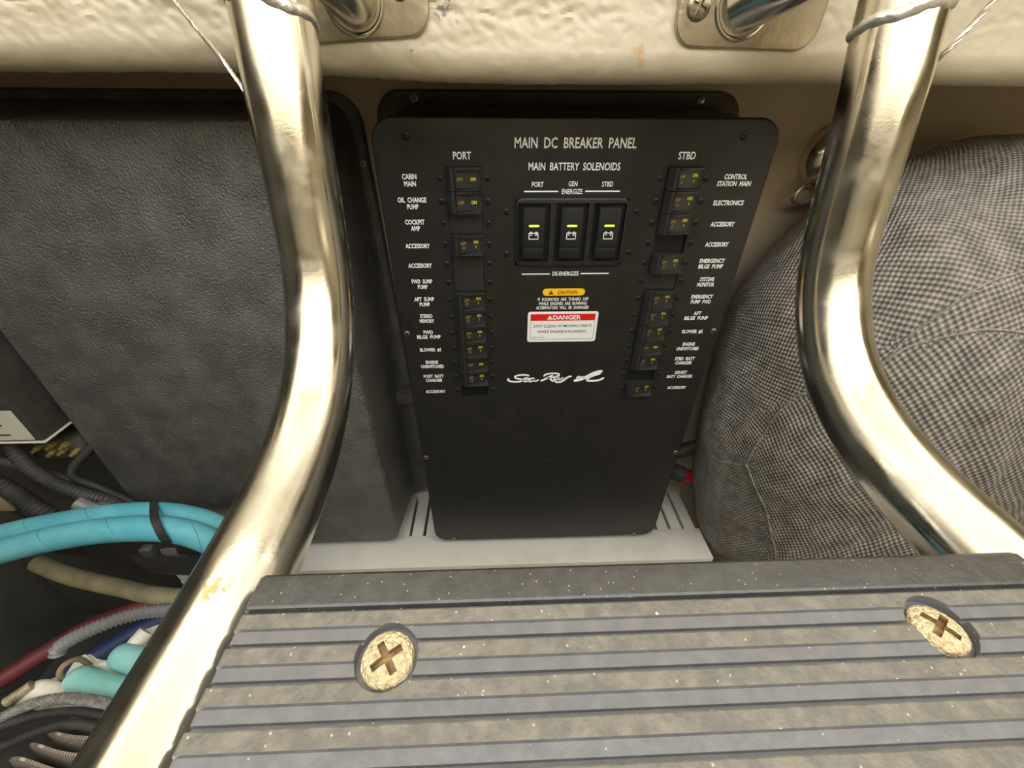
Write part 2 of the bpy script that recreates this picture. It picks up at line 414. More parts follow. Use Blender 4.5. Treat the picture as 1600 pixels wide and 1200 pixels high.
def stain(m, centre, radius, colour, scale, thr):
    nt = m.node_tree; N = nt.nodes; L = nt.links; b = N['Principled BSDF']; src = b.inputs['Base Color'].links[0].from_socket
    tc = N.new('ShaderNodeTexCoord'); d = N.new('ShaderNodeVectorMath'); d.operation = 'DISTANCE'; d.inputs[1].default_value = centre; L.new(tc.outputs['Object'], d.inputs[0])
    mr = N.new('ShaderNodeMapRange'); mr.inputs['From Min'].default_value = 0; mr.inputs['From Max'].default_value = radius; mr.inputs['To Min'].default_value = 0.22; mr.inputs['To Max'].default_value = -0.35; L.new(d.outputs['Value'], mr.inputs['Value'])
    n = N.new('ShaderNodeTexNoise'); n.inputs['Scale'].default_value = scale; n.inputs['Detail'].default_value = 5; L.new(tc.outputs['Object'], n.inputs['Vector'])
    a = N.new('ShaderNodeMath'); a.operation = 'ADD'; L.new(mr.outputs[0], a.inputs[0]); L.new(n.outputs['Fac'], a.inputs[1])
    r = N.new('ShaderNodeMapRange'); r.inputs['From Min'].default_value = thr; r.inputs['From Max'].default_value = thr + 0.09; L.new(a.outputs[0], r.inputs['Value'])
    k = N.new('ShaderNodeMath'); k.operation = 'MULTIPLY'; k.inputs[1].default_value = 0.75; L.new(r.outputs[0], k.inputs[0])
    mx = N.new('ShaderNodeMixRGB'); mx.inputs['Color2'].default_value = (*lin(colour), 1); L.new(k.outputs[0], mx.inputs['Fac']); L.new(src, mx.inputs['Color1']); L.new(mx.outputs[0], b.inputs['Base Color'])
stain(MATS['gelcoat'], (-0.100, -0.055, 0.103), 0.035, (66, 60, 54), 260, 0.66)
stain(MATS['gelcoat'], (-0.125, -0.055, 0.082), 0.022, (70, 62, 54), 300, 0.70)
stain(MATS['gelcoat'], (-0.005, -0.045, 0.074), 0.022, (172, 120, 62), 160, 0.64)
stain(MATS['gelcoat'], (0.03, -0.05, 0.080), 0.05, (186, 146, 92), 90, 0.66)
struct(link('trim_1', make_beam(), 'gelcoat'), 'rough cream gelcoat deck beam above the panels')

# ------------------------------------------------------------------ screws
def make_screw():
    """unit Phillips pan head, radius 1, facing -Y"""
    body = lathe_y([(1.0, -0.15), (1.0, 0.08), (0.93, 0.18), (0.72, 0.26), (0.4, 0.31), (0.05, 0.32)], 20)
    bm = bmesh.new()
    box_bm(bm, -0.62, 0.62, -0.7, 0.02, -0.14, 0.14)
    me1 = frombm(bm); out = boolean(body, me1)
    bm = bmesh.new(); box_bm(bm, -0.14, 0.14, -0.7, 0.02, -0.62, 0.62)
    return boolean(out, frombm(bm))
SCREW = make_screw(); smooth(SCREW, 35)
SCREWS = {}
def screw(name, material, parent, loc, r, ang=0.0, rot=None):
    if material not in SCREWS:
        m = SCREW.copy(); m.materials.clear(); m.materials.append(MATS[material]); m.materials.append(MATS['screw_recess' if material == 'screw_tan' else 'screw_dark_recess']); SCREWS[material] = m
        for p in m.polygons:
            rr = math.hypot(p.center.x, p.center.z)
            if rr < 0.68 and (abs(p.normal.y) < 0.4 or p.center.y > -0.05) and p.center.y < 0.1: p.material_index = 1
    o = bpy.data.objects.new(name, SCREWS[material]); COL.objects.link(o); o.parent = parent
    o.location = Vector(loc) - wloc(parent); o.rotation_euler = rot or (0, ang, 0); o.scale = (r, r, r)
    return o

# ------------------------------------------------------------------ breaker panel
bp = thing('breaker_panel', 'black breaker panel with white lettering, circuit breakers and three rocker switches', 'breaker panel', (0, 0.06, -0.52))
def housing(x0, x1, z0, z1, fx0, fx1, fz0, fz1, rf, rb):
    """moulded box on a wall flange: flange at the bulkhead, stepped sides, front rim"""
    S = [(0.1135, fx0, fx1, fz0, fz1, rf), (0.109, fx0, fx1, fz0, fz1, rf), (0.1065, fx0 + .002, fx1 - .002, fz0 + .002, fz1 - .002, rf),
         (0.1055, x0 - .009, x1 + .009, z0 - .006, z1 + .0135, rb + .008), (0.1025, x0 - .0065, x1 + .0065, z0 - .005, z1 + .0105, rb + .006), (0.096, x0 - .005, x1 + .005, z0 - .004, z1 + .0085, rb + .005),
         (0.080, x0 - .0035, x1 + .0035, z0 - .003, z1 + .0070, rb + .003), (0.056, x0 - .003, x1 + .003, z0 - .003, z1 + .0058, rb + .002), (0.050, x0 - .001, x1 + .001, z0 - .001, z1 + .003, rb),
         (0.030, x0, x1, z0, z1 + .0015, rb), (0.0042, x0, x1, z0, z1, rb)]
    return loft([[(x, y, z) for x, z in rrect(a, b, c, d, r, 8)] for y, a, b, c, d, r in S])
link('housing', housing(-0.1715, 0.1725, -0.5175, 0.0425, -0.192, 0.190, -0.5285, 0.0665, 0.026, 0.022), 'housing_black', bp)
cut = bmesh.new()
for s in (-1, 1): box_bm(cut, s * 0.0985 - 0.0157, s * 0.0985 + 0.0157, -0.01, 0.0033, -0.2377, 0.0097)
box_bm(cut, -0.0525, 0.0525, -0.01, 0.0033, -0.0775, -0.0165)
link('face_plate', boolean(slab(-0.1745, 0.1755, -0.5205, 0.0462, 0.02, 0.0043, 0.0, 0.0022), frombm(cut)), 'panel_black', bp)
for x, z, r in ((-0.1446, 0.0325, .0035), (0.1432, 0.033, .0035), (-0.169, -0.152, .0033), (0.1697, -0.153, .0033), (-0.1697, -0.337, .0033), (0.1697, -0.338, .0033), (-0.0037, -0.35, .0034), (-0.1457, -0.5155, .003), (0.1437, -0.5165, .003)):
    screw('screw', 'screw_black' if z > -0.1 or abs(x) < 0.01 else 'screw_steel', bp, (x, -0.0004, z), r, random.random() * 3)
for x in (-0.151, 0.1437): screw('screw', 'screw_steel', bp, (x, 0.106, 0.0592), .0042, random.random() * 3)
for z in (-0.02, -0.21, -0.43): 
    screw('screw', 'screw_steel', bp, (-0.182, 0.106, z), .004, random.random() * 3)

def pt(lines, x, z, w, h, m='white_print', gap=None, y=-0.0003, parent=None, name='lettering', bold=0.015):
    return link(name, text_mesh(lines, w, h, gap, bold), m, parent or bp, (x, y, z), sm=False)
pt('MAIN  DC  BREAKER  PANEL', -0.0012, 0.0276, 0.105, 0.0078)
pt('MAIN  BATTERY  SOLENOIDS', -0.0008, 0.0097, 0.081, 0.0060)
pt('PORT', -0.0987, 0.0179, 0.0155, 0.0058); pt('STBD', 0.0972, 0.0182, 0.0153, 0.0058)
CW = 0.00262
left = [['CABIN', 'MAIN'], ['OIL  CHANGE', 'PUMP'], ['COCKPIT', 'AMP'], ['ACCESSORY'], ['ACCESSORY'], ['FWD  SUMP', 'PUMP'], ['AFT  SUMP', 'PUMP'], ['STEREO', 'MEMORY'], ['FWD', 'BILGE  PUMP'], ['BLOWER  #1'], ['ENGINE', 'UNSWITCHED'], ['PORT  BATT', 'CHARGER'], ['ACCESSORY']]
right = [['CONTROL', 'STATION  MAIN'], ['ELECTRONICS'], ['ACCESSORY'], ['ACCESSORY'], ['EMERGENCY', 'BILGE  PUMP'], ['SYSTEMS', 'MONITOR'], ['EMERGENCY', 'PUMP  FWD'], ['AFT', 'BILGE  PUMP'], ['BLOWER  #2'], ['ENGINE', 'UNSWITCHED'], ['STBD  BATT', 'CHARGER'], ['GENSET', 'BATT  CHARGER'], ['ACCESSORY']]
for k in range(13):
    for ls, x in ((left, -0.1459), (right, 0.1459)):
        ln = ls[k]; n = max(len(s.replace('  ', ' ')) for s in ln)
        pt(ln, x, -0.019 * k - 0.0012, CW * n - 0.0004, 0.0041, gap=0.0057, bold=0.03)

def breaker_body():
    bm = bmesh.new(); w = 0.0155; h = 0.0092
    box_bm(bm, -w, w, -0.0012, 0.0032, -h, h)
    def prism(prof, z0, z1):
        a = [bm.verts.new((x, y, z0)) for x, y in prof]; b = [bm.verts.new((x, y, z1)) for x, y in prof]; n = len(prof)
        bm.faces.new(a[::-1]); bm.faces.new(b)
        for i in range(n): bm.faces.new((a[i], a[(i + 1) % n], b[(i + 1) % n], b[i]))
    prism([(-w, -0.001), (-w, -0.0035), (-w + .0045, -0.0080), (-w + .0075, -0.0080), (-w + .0085, -0.006), (-w + .0085, -0.001)], -h, h)
    vv = [bm.verts.new(p) for p in ((-w + .0086, -0.001, -h), (-w + .0086, -0.0078, -h), (w, -0.0066, -h), (w, -0.001, -h),
                                    (-w + .0086, -0.001, -h + .0018), (-w + .0086, -0.0078, -h + .0006), (w, -0.0066, -h + .0006), (w, -0.001, -h + .0052))]
    for f in ((0, 3, 2, 1), (0, 1, 5, 4), (1, 2, 6, 5), (2, 3, 7, 6), (4, 5, 6, 7), (0, 4, 7, 3)): bm.faces.new([vv[i] for i in f])
    for z0, z1 in ((h - .0017, h),):
        prism([(-w + .0086, -0.001), (-w + .0086, -0.0078), (0.002, -0.0078), (0.0115, -0.0052), (w, -0.0048), (w, -0.001)], z0, z1)
    return frombm(bm)
def breaker_rocker():
    bm = bmesh.new(); prof = [(-0.0068, -0.001), (-0.0068, -0.0066), (0.001, -0.0036), (0.0128, -0.0030), (0.0132, -0.001)]
    a = [bm.verts.new((x, y, -0.0072)) for x, y in prof]; b = [bm.verts.new((x, y, 0.0072)) for x, y in prof]; n = len(prof)
    bm.faces.new(a[::-1]); bm.faces.new(b)
    for i in range(n): bm.faces.new((a[i], a[(i + 1) % n], b[(i + 1) % n], b[i]))
    return frombm(bm)
BB = breaker_body(); BB.materials.append(MATS['breaker_black']); BR = breaker_rocker(); BR.materials.append(MATS['breaker_black'])
T_ON = text_mesh(['ON'], 0.0046, 0.0027, bold=0.02); T_ONI = text_mesh(['ON', 'I'], 0.0046, 0.0027, 0.0046, 0.02)
T_OFF = text_mesh(['OFF'], 0.0056, 0.0027, bold=0.0); T_OFFO = text_mesh(['OFF', 'O'], 0.0056, 0.0027, 0.0042, 0.0)
for t in (T_ON, T_ONI): t.materials.append(MATS['yellow_print'])
for t in (T_OFF, T_OFFO): t.materials.append(MATS['ochre_print'])
BLANK = slab(-0.0154, 0.0154, -0.0093, 0.0093, 0.0008, 0.0032, 0.0008, 0.0004, 2)
def kid(name, me, par, loc=(0, 0, 0), rot=None):
    o = bpy.data.objects.new(name, me); COL.objects.link(o); o.parent = par; o.location = loc
    if rot: o.rotation_euler = rot
    return o
BLANK.materials.append(MATS['breaker_black'])
blank_rows = {-1: (3, 5, 6), 1: (6,)}; empty_rows = {-1: (13,), 1: (4, 12)}; plain_rows = {-1: (1, 2, 11), 1: (10,)}
for s in (-1, 1):
    xc = s * 0.0985
    link('breaker_recess', box(xc - 0.0156, xc + 0.0156, 0.0030, 0.0041, -0.2376, 0.0096), 'recess_black', bp, sm=False)
    for k in range(1, 14):
        z = -0.019 * (k - 1)
        for xs in (-0.021, 0.021): screw('breaker_screw', 'screw_black', bp, (xc + xs, -0.0001, z), 0.0028, random.random() * 3)
        if k in empty_rows[s]: continue
        if k in blank_rows[s]:
            kid('blank_cover', BLANK, bp, Vector((xc, 0, z)) - wloc(bp)); continue
        b = kid('circuit_breaker', BB, bp, Vector((xc, 0, z)) - wloc(bp))
        kid('toggle', BR, b)
        pl = k in plain_rows[s]
        kid('on_lettering', T_ON if pl else T_ONI, b, (0.0085, -0.0034, 0.0008 if not pl else 0), (0, 0, math.radians(2.9)))
        kid('off_lettering', T_OFF if pl else T_OFFO, b, (-0.0030, -0.00525, 0), (0, 0, math.radians(21)))
for me in (BB, BR): smooth(me, 25)

# rocker switches in their bezel
def bezel():
    outer = slab(-0.0528, 0.0532, -0.0788, -0.0153, 0.0075, 0.0033, -0.0022, 0.0018, 6)
    c = bmesh.new()
    for xc in (-0.0352, 0.0002, 0.0352): box_bm(c, xc - 0.0152, xc + 0.0152, -0.01, 0.0023, -0.0735, -0.0200)
    return boolean(outer, frombm(c))
link('switch_bezel', bezel(), 'rocker_black', bp)
for x, z in ((-0.0607, -0.0277), (-0.0605, -0.0665), (0.0611, -0.028), (0.0598, -0.066)): screw('bezel_screw', 'screw_black', bp, (x, -0.0002, z), 0.0027, random.random() * 3)
def rocker():
    prof = []; z0, z1 = -0.0232, 0.0232
    for i in range(25):
        z = z0 + (z1 - z0) * i / 24; y = -0.0035 - 0.0032 * math.cos((z - 0.004) / 0.027 * PI / 2) - (0.0016 if z > 0 else 0) * (z / 0.0232)
        if 0.0120 < z < 0.0135 or -0.0140 < z < -0.0128 or -0.0172 < z < -0.0160: y += 0.0006
        prof.append((y, z))
    V, Fc = [], []; w = 0.0104; n = len(prof)
    cols = [(-w, 0.0012), (-w + 0.0006, 0.0004), (-w + 0.0015, 0.0), (w - 0.0015, 0.0), (w - 0.0006, 0.0004), (w, 0.0012)]
    for y, z in prof:
        for x, dy in cols: V.append((x, y + dy, z))
    m = len(cols)
    for i in range(n - 1):
        for k in range(m - 1): a = i * m + k; Fc.append((a, a + 1, a + m + 1, a + m))
    base = len(V)
    for y, z in (prof[0], prof[-1]): V += [(-w, 0.0022, z), (w, 0.0022, z)]
    Fc.append((base, base + 1) + tuple(range(m - 1, -1, -1))); Fc.append(tuple((n - 1) * m + k for k in range(m)) + (base + 3, base + 2))
    Fc.append(tuple(i * m for i in range(n)) + (base + 2, base)); Fc.append(tuple(i * m + m - 1 for i in range(n - 1, -1, -1)) + (base + 1, base + 3))
    return pydata(V, Fc)
RK = rocker(); RK.materials.append(MATS['rocker_black']); smooth(RK, 30)
LED = slab(-0.0048, 0.0048, -0.0010, 0.0010, 0.0009, 0.001, -0.0003, 0.0003, 3); LED.materials.append(MATS['led_green'])
def frame_strokes(segs, hw):
    V, Fc = [], []
    for (xa, za), (xb, zb) in segs:
        d = Vector((xb - xa, 0, zb - za)).normalized(); s = Vector((-d.z, 0, d.x)) * hw; a = Vector((xa, 0, za)) - d * hw; b = Vector((xb, 0, zb)) + d * hw; k = len(V)
        V += [a + s, a - s, b - s, b + s]; Fc.append((k, k + 1, k + 2, k + 3))
    return pydata(V, Fc)
BAT = frame_strokes([((-.0042, -.003), (.0042, -.003)), ((.0042, -.003), (.0042, .0024)), ((.0042, .0024), (-.0042, .0024)), ((-.0042, .0024), (-.0042, -.003)), ((-.003, .0033), (-.0018, .0033)), ((.0018, .0033), (.003, .0033)), ((-.0030, .0008), (-.0016, .0008)), ((.0016, .0008), (.0030, .0008)), ((.0023, .0001), (.0023, .0015))], 0.00036)
BAT.materials.append(MATS['white_print'])
for xc in (-0.0352, 0.0002, 0.0352):
    link('switch_recess', box(xc - 0.0151, xc + 0.0151, 0.0019, 0.0031, -0.0734, -0.0201), 'recess_black', bp, sm=False)
    r = kid('rocker_switch', RK, bp, Vector((xc - 0.0004, -0.001, -0.0460)) - wloc(bp))
    kid('indicator_light', LED, r, (0.0002, -0.0071, 0.0075)); kid('battery_symbol', BAT, r, (0.0, -0.0072, -0.0013))
pt('PORT', -0.0327, -0.0046, 0.0104, 0.0041); pt('GEN', -0.0010, -0.0041, 0.0080, 0.0041); pt('STBD', 0.0303, -0.0043, 0.0102, 0.0041)
pt('ENERGIZE', -0.0012, -0.0104, 0.0188, 0.0042); pt('DE-ENERGIZE', -0.0013, -0.0863, 0.0266, 0.0042)
for a, b, z in ((-0.0441, -0.0146, -0.0104), (0.0113, 0.0418, -0.0103), (-0.045, -0.0178, -0.0866), (0.0146, 0.042, -0.0865)):
    link('rule_line', frame_strokes([((a, z), (b, z))], 0.0006), 'white_print', bp, (0, -0.0003, 0), sm=False)

# caution and danger labels
cl = link('caution_label', slab(-0.0234, 0.0206, -0.1098, -0.1022, 0.0037, 0.0001, -0.0003, 0.0001, 6), 'sticker_yellow', bp, sm=False); cl['label'] = 'yellow rounded caution label'
pt('CAUTION', 0.0022, -0.1060, 0.0205, 0.0036, 'ink_black', y=-0.0005, parent=cl)
TRI = pydata([(-.0026, 0, -.0021), (.0026, 0, -.0021), (0, 0, .0023)], [(0, 1, 2)])
link('warning_triangle', TRI, 'ink_black', cl, (-0.0148, -0.0005, -0.1062), sm=False)
pt('!', -0.0148, -0.1065, 0.0004, 0.0024, 'sticker_yellow', y=-0.0007, parent=cl)
pt(['IF  SOLENOIDS  ARE  TURNED  OFF', 'WHILE  ENGINES  ARE  RUNNING', 'ALTERNATORS  WILL  BE  DAMAGED'], -0.0016, -0.1184, 0.0562, 0.0034, gap=0.0047)
dl = link('danger_label', slab(-0.0381, 0.0379, -0.1640, -0.1278, 0.003, 0.0001, -0.0003, 0.0001, 6), 'sticker_white', bp, sm=False); dl['label'] = 'white and red danger label'
link('red_band', slab(-0.0350, 0.0348, -0.1382, -0.1305, 0.0002, -0.0002, -0.0005, 0.0001, 2), 'sticker_red', dl, sm=False)
pt('DANGER', 0.0042, -0.1343, 0.0300, 0.0050, 'sticker_white', y=-0.0007, parent=dl, bold=0.03)
link('warning_triangle', TRI.copy(), None, dl, (-0.0143, -0.0007, -0.1343), sm=False, scl=1.15).data.materials[0] = MATS['sticker_white']
pt('!', -0.0143, -0.1347, 0.0005, 0.0026, 'sticker_red', y=-0.0009, parent=dl)
pt('STAY CLEAR OF MOVING PARTS', 0.0, -0.1445, 0.0635, 0.0032, 'ink_black', y=-0.0005, parent=dl, bold=0.006)
pt('WHILE ENGINE IS RUNNING.', 0.0, -0.1512, 0.0545, 0.0032, 'ink_black', y=-0.0005, parent=dl, bold=0.006)
pt('MRP 31-748312', -0.0254, -0.1582, 0.0145, 0.0013, 'ink_black', y=-0.0005, parent=dl, bold=0.0)
link('border_line', frame_strokes([((-.0350, -.1383), (-.0350, -.1607)), ((-.0350, -.1607), (.0348, -.1607)), ((.0348, -.1607), (.0348, -.1383))], 0.00018), 'ink_black', dl, (0, -0.0005, 0), sm=False)

# script lettering and wave emblem
def lg(pts): return [(-0.0599 + (x - 78) / 1432.0 * 0.1157, -0.2023 - (y - 80) / 185.0 * 0.0171) for x, y in pts]
word = [(lg([(398, 152), (330, 138), (240, 140), (188, 160), (205, 185), (268, 200), (300, 218), (262, 236), (170, 238), (105, 226), (84, 206), (100, 188)]), .00115),
        (lg([(300, 216), (360, 206), (384, 190), (345, 180), (308, 200), (302, 226), (340, 240), (392, 228), (420, 212)]), .00085),
        (lg([(478, 196), (430, 188), (392, 212), (390, 238), (430, 240), (470, 214), (484, 194), (470, 226), (492, 238), (535, 210)]), .00085),
        (lg([(560, 232), (610, 214), (680, 176), (742, 146)]), .0012),
        (lg([(604, 164), (636, 134), (720, 120), (808, 126), (826, 148), (780, 172), (690, 188), (660, 190)]), .0011),
        (lg([(672, 190), (706, 206), (736, 232), (770, 240)]), .0011),
        (lg([(838, 182), (796, 178), (764, 202), (768, 222), (806, 214), (842, 184), (832, 208), (850, 218), (886, 196)]), .0009),
        (lg([(886, 178), (876, 200), (906, 208), (950, 176)]), .0009),
        (lg([(1015, 166), (970, 178), (920, 216), (870, 248), (815, 258), (776, 244)]), .0012)]
o = link('script_lettering', ribbon(word), 'white_print', bp, (0, -0.0003, 0), sm=False); o['label'] = 'white script lettering'
wave = [(lg([(1052, 238), (1110, 228), (1180, 208), (1250, 170), (1330, 128), (1400, 106), (1460, 98)]), .0019),
        (lg([(1088, 206), (1118, 176), (1135, 186), (1200, 182)]), .0012),
        (lg([(1440, 126), (1380, 148), (1310, 172), (1256, 206), (1252, 234), (1300, 243), (1390, 240), (1450, 224), (1498, 196)]), .0014)]
o = link('wave_emblem', ribbon(wave), 'white_print', bp, (0, -0.0003, 0), sm=False); o['label'] = 'white wave emblem'

# ------------------------------------------------------------------ large black cover box beside it
cv = thing('cover_box', 'large black textured plastic cover box beside the breaker panel', 'cover', (-0.41, 0.06, -0.52))
def cover():
    S = [(0.1135, -0.5965, -0.2085, -0.5285, 0.0655, 0.03), (0.109, -0.5965, -0.2085, -0.5285, 0.0655, 0.03), (0.1065, -0.5960, -0.2105, -0.5265, 0.0635, 0.03),
         (0.1055, -0.5950, -0.2185, -0.524, 0.057, 0.026), (0.095, -0.595, -0.2195, -0.523, 0.055, 0.026), (0.088, -0.5945, -0.2205, -0.522, 0.052, 0.025),
         (0.05, -0.5935, -0.2265, -0.5205, 0.048, 0.022), (0.008, -0.5925, -0.2315, -0.519, 0.0435, 0.018)]
    R = [[(x + (0.0135 * (0.0655 - z) / 0.594 * (1 if y > 0.1 else 0) if x > -0.4 else 0), y, z) for x, z in rrect(a, b, c, d, r, 8)] for y, a, b, c, d, r in S]
    for t in (0.25, 0.5, 0.75, 1.0):
        i = 0.006 * (1 - math.cos(t * PI / 2)); y = 0.006 - 0.006 * math.sin(t * PI / 2)
        R.append([(x, y, z) for x, z in rrect(-0.5915 + i, -0.2322 - i, -0.5187 + i, 0.0428 - i, 0.016 - i, 8)])
    return loft(R)
link('cover_shell', cover(), 'grain_black', cv)
for z in (-0.0, -0.25): screw('screw', 'screw_steel', cv, (-0.2140, 0.1066, z), .0038, 0.5)

# ------------------------------------------------------------------ slotted shelf
sh = thing('vented_shelf', 'white shelf with vent slots under the black breaker panel', 'shelf', (-0.15, 0.03, -0.56))
link('front_ledge', box(-0.56, 0.262, -0.038, 0.018, -0.549, -0.5305, 0.002), 'shelf_white', sh)
link('shelf_plate', box(-0.56, -0.2435, 0.0182, 0.1125, -0.546, -0.5325), 'shelf_white', sh, sm=False)
link('shelf_plate', box(-0.172, 0.1665, 0.0182, 0.1125, -0.546, -0.5325), 'shelf_white', sh, sm=False)
link('back_strip', box(-0.2433, -0.1722, 0.1002, 0.1125, -0.546, -0.5325), 'shelf_white', sh, sm=False)
link('back_strip', box(0.1667, 0.262, 0.1002, 0.1125, -0.546, -0.5325), 'shelf_white', sh, sm=False)
for c in (-0.2315, -0.2085, -0.1855, 0.178, 0.201, 0.224, 0.247):
    link('slat', box(c - 0.0092, c + 0.0092, 0.0184, 0.1000, -0.545, -0.5325, 0.0008, 1), 'shelf_white', sh, sm=False)
link('fascia', box(-0.56, 0.262, -0.038, -0.032, -0.70, -0.5492), 'shelf_white', sh, sm=False)
tag(link('battery_cable', sweep(catmull([(-0.34, 0.05, -0.585), (-0.2, 0.06, -0.588), (0.0, 0.05, -0.592), (0.235, 0.06, -0.588)], 8), 0.012, 12), 'cable_red'), 'red battery cable running beneath the vent slots of the white shelf', 'cable')

# conduits behind the panel
tag(link('ribbed_conduit', corrugated(catmull([(0.182, 0.08, -0.402), (0.21, 0.07, -0.404), (0.262, 0.085, -0.406)], 12), 0.0115, 0.004), 'dark_plastic'), 'thin black ribbed conduit passing behind the breaker panel', 'conduit')
rc = thing('sleeved_cable', 'red battery cable in a black ribbed sleeve beside the breaker panel', 'cable', (0.20, 0.075, -0.46))
link('sleeve', corrugated(catmull([(0.183, 0.07, -0.428), (0.20, 0.065, -0.436), (0.228, 0.06, -0.4467)], 12), 0.0135, 0.004), 'dark_plastic', rc)
link('red_core', sweep(catmull([(0.222, 0.0605, -0.4447), (0.245, 0.061, -0.4535), (0.255, 0.070, -0.459)], 8), 0.0105, 14), 'cable_red', rc)
jb = thing('junction_block', 'small black junction block in the gap between the two black covers', 'terminal block', (-0.2, 0.1, -0.31))
link('block_body', box(-0.236, -0.196, 0.094, 0.1135, -0.318, -0.292, 0.002), 'dark_plastic', jb)
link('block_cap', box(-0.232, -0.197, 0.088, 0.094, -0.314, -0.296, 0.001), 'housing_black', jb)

# ------------------------------------------------------------------ boarding ladder
stain(MATS['polished_steel'], (-0.1725, -0.3195, -0.0895), 0.011, (206, 140, 62), 300, 0.56)
ld = thing('ladder', 'polished steel ladder with a ribbed black tread in front of the panels', 'ladder', (-0.02, -0.35, -0.11))
XL, XR, RT = -0.175, 0.134, 0.0188
prof = [(-0.1264, 0.1449), (-0.1392, 0.0863), (-0.1462, 0.0576), (-0.1562, 0.0055), (-0.1623, -0.022), (-0.1743, -0.0484), (-0.1958, -0.0747), (-0.2255, -0.0931), (-0.261, -0.1035), (-0.3079, -0.1075), (-0.3747, -0.1095), (-0.4815, -0.1132)]
tail = [(-0.56, -0.128), (-0.61, -0.17), (-0.64, -0.26), (-0.70, -0.50), (-0.79, -0.895)]
rails = {}
for x, x0, x1 in ((XL, -0.1745, -0.1759), (XR, 0.1311, 0.1410)):
    P = [(x0, -0.108, 0.225)] + [(x0 + (x1 - x0) * i / 11, y, z) for i, (y, z) in enumerate(prof)] + [(x1, y, z) for y, z in tail]
    rails[x] = link('side_rail', sweep(catmull(P, 14), RT, 48), 'polished_steel', ld)
def weld(x, s):
    c = Vector((x - (0.0022 if x > 0 else 0), -0.1385, 0.0900)); V = []
    ax = Vector((s * 0.20, 0.21, 0.95)).normalized(); u = ax.cross(Vector((0, 1, 0))).normalized(); v = ax.cross(u)
    P = []
    for i in range(97):
        a = 2 * PI * i / 96; w = 0.0004 * noise.noise(Vector((a * 3, s * 3.0, 0)))
        P.append(c + (u * math.cos(a) + v * math.sin(a)) * (RT - 0.0016 + w) + ax * (0.0007 * math.sin(a * 5)))
    return sweep(P, lambda i, n: 0.0034 + 0.0002 * math.sin(i * 1.1), 12, False)
link('weld_bead', weld(XL, 1), 'weld_steel', rails[XL]); link('weld_bead', weld(XR, -1), 'weld_steel', rails[XR])
def plate(x0, x1, z0, z1, tilt):
    me = slab(x0, x1, z0, z1, 0.014, -0.0525, -0.0605, 0.0012, 8)
    c = Vector(((x0 + x1) / 2, 0, (z0 + z1) / 2)); M = Matrix.Translation(c) @ Matrix.Rotation(math.radians(tilt), 4, 'Y') @ Matrix.Translation(-c)
    me.transform(M); return me
for (x0, x1, z0, z1, t, px, rx, sx, sz) in ((-0.206, -0.1115, 0.0870, 0.166, -4, -0.155, XL, -0.1270, 0.1120), (0.047, 0.142, 0.0850, 0.164, 1, 0.088, XR, 0.0590, 0.1055)):
    p = link('mount_plate', plate(x0, x1, z0, z1, t), 'plate_steel', ld)
    if rx > 0: screw('plate_screw', 'screw_steel', p, (sx, -0.0602, sz), 0.0075, 0.4)
    else: link('screw_hole', lathe_y([(0.0062, 0.0), (0.0062, 0.0004)], 20), 'recess_black', p, (sx, -0.0603, sz))
    a = Vector((px, -0.057, 0.107)); b = Vector((rx, -0.126, 0.134)); d = (b - a).normalized()
    so = link('standoff_tube', sweep(catmull([a, a + (b - a) * 0.33 + Vector((0, -0.004, 0)), a + (b - a) * 0.66 + Vector((0, -0.002, 0)), b], 8), 0.0150, 32), 'polished_steel', ld)
    link('collar', lathe_y([(0.0186, 0.0), (0.0186, 0.0010), (0.0178, 0.0020), (0.0168, 0.0022), (0.0158, 0.0010), (0.0140, 0.0010)], 40), 'polished_steel', so, (px, -0.0600, 0.107))

# tread: one ribbed extrusion along X
def tread():
    z = -0.0862; P = [(-0.3145, z - 0.022), (-0.3140, z - 0.006), (-0.3147, z - 0.0022), (-0.3165, z - 0.0004), (-0.320, z), (-0.3272, z), (-0.3280, z - 0.0004), (-0.3284, z - 0.0022), (-0.3294, z - 0.0022)]
    y = -0.3298; p = 0.0103
    while y > -0.425:
        P += [(y, z - 0.0002), (y - 0.0004, z), (y - 0.0048, z), (y - 0.0052, z - 0.0010), (y - 0.0086, z - 0.0014), (y - 0.0088, z - 0.0028), (y - 0.0098, z - 0.0028)]
        y -= p
    P += [(y, z), (y - 0.006, z), (y - 0.009, z - 0.002), (y - 0.0095, z - 0.022)]
    xs = [-0.1572, -0.1562, 0.1262, 0.1275]; R = []
    for i, x in enumerate(xs):
        e = 0.0008 if i in (0, 3) else 0.0
        R.append([(x, yy, zz - e) for yy, zz in P])
    return loft(R)
TS = ((-0.1063, -0.3438), (0.0738, -0.3408))
c = bmesh.new()
for x, y in TS:
    r = bmesh.ops.create_cone(c, cap_ends=True, segments=40, radius1=0.0097, radius2=0.0099, depth=0.02)
    for v in r['verts']: v.co += Vector((x, y, -0.0862 + 0.01 - 0.0040))
tr = link('tread', boolean(tread(), frombm(c)), 'tread_grey', ld)
smooth(tr.data, 20)
tr.data.materials.append(MATS['tread_step']); tr.data.materials.append(MATS['tread_lip'])
for p in tr.data.polygons:
    if p.center.y > -0.3290: p.material_index = 2
    elif p.center.z < -0.0866: p.material_index = 1
for (x, y), (ax, ay) in zip(TS, ((4, -3), (-3, 4))):
    screw('tread_screw', 'screw_tan', tr, (x, y, -0.0894), 0.0082, rot=(-PI / 2 + math.radians(ax), math.radians(ay), 0.6))

